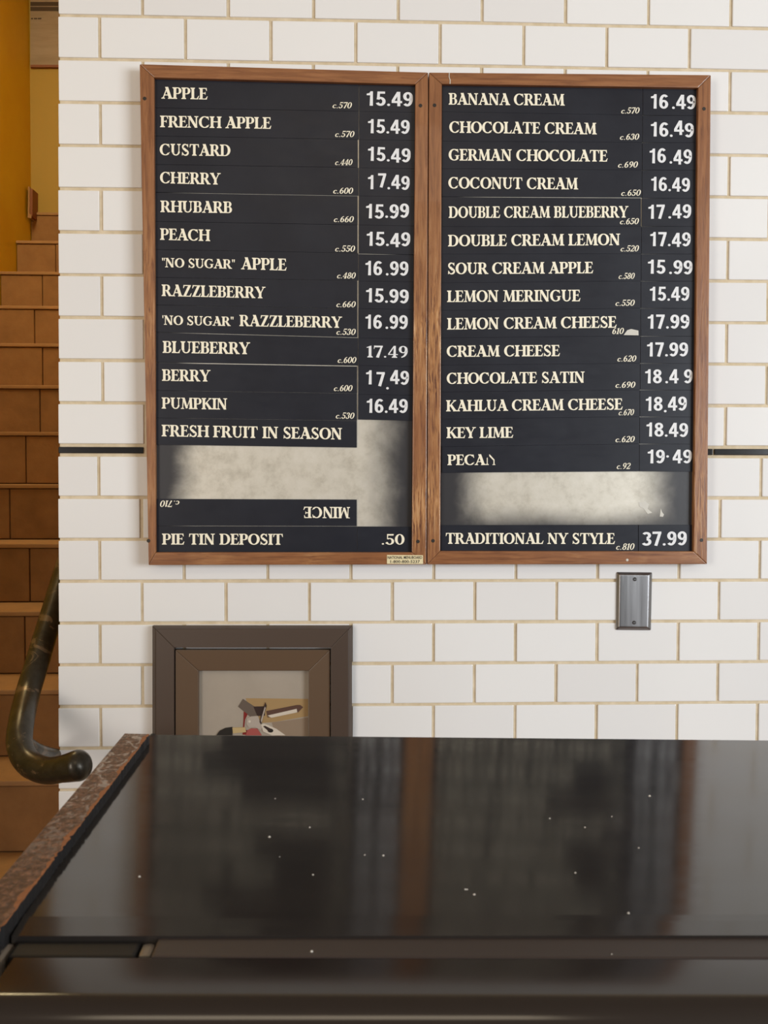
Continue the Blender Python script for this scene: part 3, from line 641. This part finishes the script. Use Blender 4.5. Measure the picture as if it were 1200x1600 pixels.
# ------------------------------------------------------------------ blank steel wall plate
wp = thing('wall_plate', W(990, 985, -.003), 'blank stainless steel electrical cover plate on the white tiles below the right menu board', 'wall plate')
b = MB(); yo, yi = -.0018, -.0085
q = [(962.5, 893), (1019.5, 893.5), (1017.5, 985.5), (961.5, 985)]
fr = [W(x, y, yo) for x, y in q]; qi = [(968.5, 898), (1014.5, 898.5), (1012.5, 980.5), (967, 980)]; fi = [W(x, y, yi) for x, y in qi]
b.add(fr+fi, [(4, 5, 6, 7), (0, 1, 5, 4), (1, 2, 6, 5), (2, 3, 7, 6), (3, 0, 4, 7), (3, 2, 1, 0)])
b.build('cover', M['steel'], wp, bevel=.0022, segs=3)
for x, y in ((992, 905), (991, 972.8)):
    p = W(x, y, yi); n = 14
    for nm, r, y0_, y1_, mt in (('screw', .0036, yi-.0010, yi+.002, 'hole'), ('screw_slot', .0, 0, 0, None)):
        if mt:
            f_ = [Vector((p.x+r*math.cos(6.2832*k/n), y0_, p.z+r*math.sin(6.2832*k/n))) for k in range(n)]
            b = MB(); b.prism(f_, [Vector((v.x, y1_, v.z)) for v in f_]); so = b.build(nm, M[mt], wp, bevel=.0006, segs=2)
        else:
            b = MB(); b.box((p.x-.0028, yi-.0014, p.z-.0004), (p.x+.0028, yi-.0009, p.z+.0004)); b.build(nm, M['steel'], so)

# ------------------------------------------------------------------ brown framed picture, lower part behind the case
pf = thing('picture_frame', W(394, 1340, -.01), 'brown double moulded picture frame on the tiles, half hidden behind the black case', 'picture frame')
BOT = 1330
def ring(name, o, i, yo_, yi_, mt, ym=None):
    # mitred moulding: outer edge at depth yo_, inner edge at yi_, each side a mesh
    (ox0, oy0, ox1, oy1), (ix0, iy0, ix1, iy1) = o, i
    for nm, qo in (('top', [(ox0, oy0), (ox1, oy0), (ix1, iy0), (ix0, iy0)]), ('left', [(ox0, oy1), (ox0, oy0), (ix0, iy0), (ix0, iy1)]),
                   ('right', [(ox1, oy0), (ox1, oy1), (ix1, iy1), (ix1, iy0)]), ('bottom', [(ox1, oy1), (ox0, oy1), (ix0, iy1), (ix1, iy1)])):
        a = [W(*qo[0], yo_), W(*qo[1], yo_), W(*qo[2], yi_), W(*qo[3], yi_)]
        b = MB(); b.prism(a, [Vector((v.x, -.0012, v.z)) for v in a]); b.build(name, mt, pf, bevel=.0012, segs=2)
ring('outer_moulding', (238, 978, 550, BOT), (243, 983, 545, BOT-5), -.012, -.022, M['frame_outer'])
ring('outer_moulding', (243, 983, 545, BOT-5), (272, 1012, 517, BOT-34), -.022, -.024, M['frame_outer'])
ring('inner_moulding', (274, 1015.5, 515.5, BOT-37), (310, 1048, 482.5, BOT-70), -.020, -.0165, M['frame_inner'])
yp0 = -.006
pr = None
m_ = M['print'] = mat('grey_print', (.36, .31, .255), .35)
lk(m_, ramp(m_, noise(m_, 8, coord='World'), [(.3, (.34, .295, .24)), (.7, (.40, .345, .285))]), bsdf(m_).inputs['Base Color'])
pr = quadpart('print', [(308, 1046), (485, 1046), (485, BOT-68), (308, BOT-68)], yp0, -.0015, M['print'], pf)
pr['label'] = 'grey print of metal hand tools with a red and black handle'
PC = {'tan': (.36, .235, .105), 'grey': (.125, .095, .075), 'dark': (.035, .018, .015), 'knife': (.10, .05, .035), 'white': (.62, .55, .46), 'silver': (.42, .36, .31),
      'red': (.20, .015, .012), 'rose': (.36, .08, .07), 'black': (.014, .012, .01), 'cork': (.50, .37, .18), 'shade': (.27, .20, .14)}
for k, v in PC.items(): PC[k] = mat('print_'+k, v, .4)
def ell(cx, cy, rx, ry, n=16, a=0):
    return [(cx+rx*math.cos(t1)*math.cos(a)-ry*math.sin(t1)*math.sin(a), cy+rx*math.cos(t1)*math.sin(a)+ry*math.sin(t1)*math.cos(a)) for t1 in [6.2832*k/n for k in range(n)]]
ART = [('printed_board', 'tan', [(384, 1091), (481.5, 1092), (481.5, 1119), (430, 1128), (405, 1130), (388, 1104)]),
 ('printed_shadow', 'shade', [(425, 1129), (481.5, 1121), (481.5, 1150), (430, 1150)]),
 ('printed_blade', 'grey', [(379.5, 1092), (397, 1103.5), (404, 1112), (403, 1118), (391, 1120), (372, 1104)]),
 ('printed_shaft', 'dark', [(396, 1104), (413, 1103.5), (414, 1118), (402, 1119)]),
 ('printed_wedge', 'red', [(381, 1111.5), (387, 1116), (383, 1124), (381, 1141), (386, 1141), (388, 1148), (379, 1148), (380.5, 1124)]),
 ('printed_knife', 'knife', [(416, 1111), (464, 1101.5), (469, 1101.5), (473.5, 1105), (466, 1113), (418, 1121)]),
 ('printed_edge', 'white', [(418, 1118), (463.5, 1107.5), (464.5, 1113), (424, 1121.5)]),
 ('printed_hinge', 'silver', [(386, 1123), (392, 1119.5), (403, 1118.5), (406, 1127), (410, 1135), (408, 1141), (398, 1136), (389, 1137), (385, 1131)]),
 ('printed_pin', 'white', ell(390, 1127.3, 2, 2)),
 ('printed_grip', 'rose', [(384, 1149), (386.5, 1141), (393, 1138), (402, 1138.5), (409, 1149)]),
 ('printed_arm', 'white', [(408, 1132), (412, 1130.5), (420, 1133.5), (432, 1139), (446, 1149), (425, 1149), (411, 1143)]),
 ('printed_slot', 'black', ell(422.5, 1141.5, 4.6, 3.2, a=.1)),
 ('printed_slot', 'dark', [(411, 1135), (414, 1134), (424, 1139), (420, 1143)]),
 ('printed_ring', 'dark', [(414.5, 1097.5), (416.5, 1103), (411, 1121), (408, 1132), (405.5, 1128), (409, 1113)]),
 ('printed_ring', 'silver', [(413.8, 1104), (415, 1106), (409.5, 1127), (408, 1129), (407.5, 1125)]),
 ('printed_handle', 'black', [(338, 1149), (343, 1142), (352, 1137.5), (363, 1136), (363, 1149)]),
 ('printed_ferrule', 'cork', [(363, 1137), (383, 1136.5), (384.5, 1144), (364, 1146)])]
for k, (nm, mt, q) in enumerate(ART):
    quadpart(nm, q, yp0-.0003-.00012*k, yp0-.00002, PC[mt], pr)

# ------------------------------------------------------------------ display case whose polished top fills the foreground
PHI, HC = .0195, .1745
def zcase(x, h): return CAM.z-h-PHI*(x-CAM.x)
def C(px, py, h):               # pixel on the case plane h below the lens
    d = ray(px, py); t1 = (-h)/(d.z+PHI*d.x)
    return CAM+d*t1
dc = thing('display_case', (CAM.x+.45, CAM.y+.46, 0), 'black food display case with a polished top filling the foreground', 'display case')
def vpx(y, k): return 538-k*(y-750)     # edges running away from the viewer
RX = 1640
def cprism(name, pts, hb, mt, bevel=0, segs=2, smooth=False):
    top_ = [Vector(p) for p in pts]
    b = MB(); b.prism(top_, [p-Vector((0, 0, hb)) for p in top_]); return b.build(name, mt, dc, bevel=bevel, segs=segs)
fl = C(236, 1148, HC); fr_ = C(1200, 1157, HC); dfar = (fr_-fl)
def far(x): return Vector((x, fl.y+dfar.y*(x-fl.x)/dfar.x, zcase(x, HC)))
nl = C(36, 1432, HC); nr = C(1200, 1429, HC); xr = CAM.x+1.0
def near(x): return Vector((x, nl.y+(nr.y-nl.y)*(x-nl.x)/(nr.x-nl.x), zcase(x, HC)))
bx0 = nl.x
b = MB()
e0, e1 = C(18, 1462.5, HC+.0006), C(1200, 1461.5, HC+.0006)
def bev(x): return Vector((x, e0.y+(e1.y-e0.y)*(x-e0.x)/(e1.x-e0.x), zcase(x, HC+.0006)))
V = [far(fl.x), far(xr), near(xr), near(nl.x), bev(xr), bev(e0.x)]
dn = Vector((0, 0, -.012)); V2 = [v+dn for v in V]
b.add(V+V2, [(0, 3, 2, 1), (3, 5, 4, 2), (6, 7, 8, 9), (9, 8, 10, 11), (0, 1, 7, 6), (5, 11, 10, 4), (0, 6, 9, 3), (3, 9, 11, 5), (1, 2, 8, 7), (2, 4, 10, 8)])
b.build('top_panel', M['top'], dc)
def bar(name, xl, xr_, ytop, ybot, h, thick, mt, bevel=0):
    a, c_ = C(600, ytop, h), C(600, ybot, h)
    pts = [Vector((xl, a.y, zcase(xl, h))), Vector((xr_, a.y, zcase(xr_, h))), Vector((xr_, c_.y, zcase(xr_, h))), Vector((xl, c_.y, zcase(xl, h)))]
    return cprism(name, pts, thick, mt, bevel)
hT = HC+.0016
X = lambda px, py, h: C(px, py, h).x
bar('sliding_track', X(16, 1482, hT), X(214, 1482, hT), 1456, 1496, hT+.0010, .010, M['track_black'], .0012)
bar('sliding_track', X(240, 1482, hT), xr, 1456, 1496, hT, .010, M['track'], .0012)
bar('hinge_block', X(217, 1482, hT), X(237.5, 1482, hT), 1474, 1494, hT+.0015, .008, M['hinge'], .0015)
bar('hinge_block', X(-30, 1482, hT), X(13, 1482, hT), 1474, 1503, hT+.0015, .008, M['hinge'], .002)
hL = HC+.0018
# front ledge with its rounded nose
a, c_ = C(600, 1498, hL).y, C(600, 1551, hL).y
prof = [(a, 0.0), (c_, 0.0)]+[(c_-.0125*math.sin(q_), .0125*(1-math.cos(q_))) for q_ in [math.pi/2*k/7 for k in range(1, 8)]]+[(c_-.0125, .060), (a, .060)]
xl = X(12, 1510, hL)
b = MB(); b.prism([Vector((xl, y, zcase(xl, hL)-z)) for y, z in prof], [Vector((xr, y, zcase(xr, hL)-z)) for y, z in prof])
b.build('front_ledge', M['ledge'], dc, smooth=True)
# carcase down to the floor
yfar = fl.y-.02
b = MB(); xb0 = min(fl.x, nl.x)+.001
zt = CAM.z-HC-.030
b.prism([Vector((xb0, c_-.006, 0)), Vector((xr, c_-.006, 0)), Vector((xr, c_-.006, zt-PHI*.6)), Vector((xb0, c_-.006, zt))],
        [Vector((xb0, yfar-.03, 0)), Vector((xr, yfar-.03, 0)), Vector((xr, yfar-.03, zt-PHI*.6)), Vector((xb0, yfar-.03, zt))])
b.build('carcase', M['case'], dc)
b = MB(); b.prism([Vector((xb0, a, zt-.001)), Vector((xr, a, zt-.02)), Vector((xr, a, zcase(xr, hL)-.013)), Vector((xb0, a, zcase(xb0, hL)-.013))],
        [Vector((xb0, yfar-.03, zt-.001)), Vector((xr, yfar-.03, zt-.02)), Vector((xr, yfar-.03, zcase(xr, hL)-.013)), Vector((xb0, yfar-.03, zcase(xb0, hL)-.013))])
b.build('support_bed', M['case'], dc)
# worn end panel standing a little proud of the top at its left end
HR = .1662
def R(px, py): 
    d = ray(px, py); return CAM+d*(-HR/d.z)
pa, pb_, pc_, pd = R(195, 1146), R(234, 1147), R(-62, 1536), R(-165, 1568)
N = 150; ins = []; outs = []
for k in range(N+1):
    t1 = k/N; p = pb_.lerp(pc_, t1); q_ = pa.lerp(pd, t1)
    ins.append(p+Vector(((random.uniform(-.0011, -.0004) if random.random() < .12 else random.uniform(-.00025, .0001)), 0, random.uniform(-.0003, .0001)))); outs.append(q_)
ew = [max(.02, .10+.10*math.sin(k*.31)*math.sin(k*.083+1)+random.uniform(-.03, .03)) for k in range(N+1)]
b = MB()
for k in range(N):
    i0, i1, o0, o1 = ins[k], ins[k+1], outs[k], outs[k+1]
    i0e, i1e = i0+(o0-i0)*ew[k], i1+(o1-i1)*ew[k+1]
    b.add([o0, o1, i1e, i0e], [(0, 1, 2, 3)], 0); b.add([i0e, i1e, i1, i0], [(0, 1, 2, 3)], 2)
    lo = Vector((0, 0, -.0022)); b.add([i0, i1, i1+lo, i0+lo], [(0, 1, 2, 3)], 1)
    b.add([i0+lo, i1+lo, Vector((i1.x, i1.y, 0)), Vector((i0.x, i0.y, 0))], [(0, 1, 2, 3)], 1)
    b.add([o0, o1, Vector((o1.x, o1.y, 0)), Vector((o0.x, o0.y, 0))], [(3, 2, 1, 0)], 1)
b.add([ins[0], outs[0], Vector((outs[0].x, outs[0].y, 0)), Vector((ins[0].x, ins[0].y, 0))], [(0, 1, 2, 3)], 1)
b.add([ins[-1], outs[-1], Vector((outs[-1].x, outs[-1].y, 0)), Vector((ins[-1].x, ins[-1].y, 0))], [(3, 2, 1, 0)], 1)
ep = b.build('end_panel', [M['rail_top'], M['track_black'], M['rail_edge']], dc); ep['label'] = 'end panel with a worn speckled brown top edge'
# black sealing strip between the end panel and the top
b = MB(); sl = []
for k in range(31):
    t1 = k/30; y = lerp(1151, 1500, t1); p = C(vpx(y, .745)-1, y, HC+.002); sl.append(p+Vector((random.uniform(-.0006, .0006), 0, random.uniform(-.0006, .0006))))
b.tube(sl, .0022, 8, dome=False); b.build('sealing_strip', M['track_black'], dc, smooth=True)
# crumbs and dust lying on the top
b = MB()
for x, y, r in [(421, 1308, .0007), (1015, 1244, .0008), (430, 1248, .0004), (567, 1249, .0005), (484, 1293, .0005), (599, 1337, .0006), (570, 1336, .0004), (489, 1367, .0005), (218, 1370, .0006), (859, 1279, .0005),
                (914, 1293, .0005), (956, 1276, .0004), (998, 1325, .0004), (899, 1364, .0005), (982, 1427, .0006), (741, 1398, .0006), (727, 1390, .0005), (730, 1390, .0004), (437, 1339, .0003)]:
    p = C(x, y, HC); d_ = [Vector((r, 0, 0)), Vector((0, r*1.2, 0)), Vector((-r, 0, 0)), Vector((0, -r*.9, 0)), Vector((0, 0, r*.9))]
    b.add([p+q_ for q_ in d_], [(0, 1, 4), (1, 2, 4), (2, 3, 4), (3, 0, 4), (3, 2, 1, 0)])
o = b.build('dust_specks', M['crumb'], dc); o['kind'] = 'stuff'
b = MB()
for x, y, r in [(487, 1487, .0006), (956, 1491, .0003)]:
    p = C(x, y, hT-.0002)
    d_ = [Vector((r, 0, 0)), Vector((0, r*1.2, 0)), Vector((-r, 0, 0)), Vector((0, -r*.9, 0)), Vector((0, 0, r*.9))]
    b.add([p+q_ for q_ in d_], [(0, 1, 4), (1, 2, 4), (2, 3, 4), (3, 0, 4), (3, 2, 1, 0)])
o = b.build('dust_specks', M['crumb'], dc); o['kind'] = 'stuff'
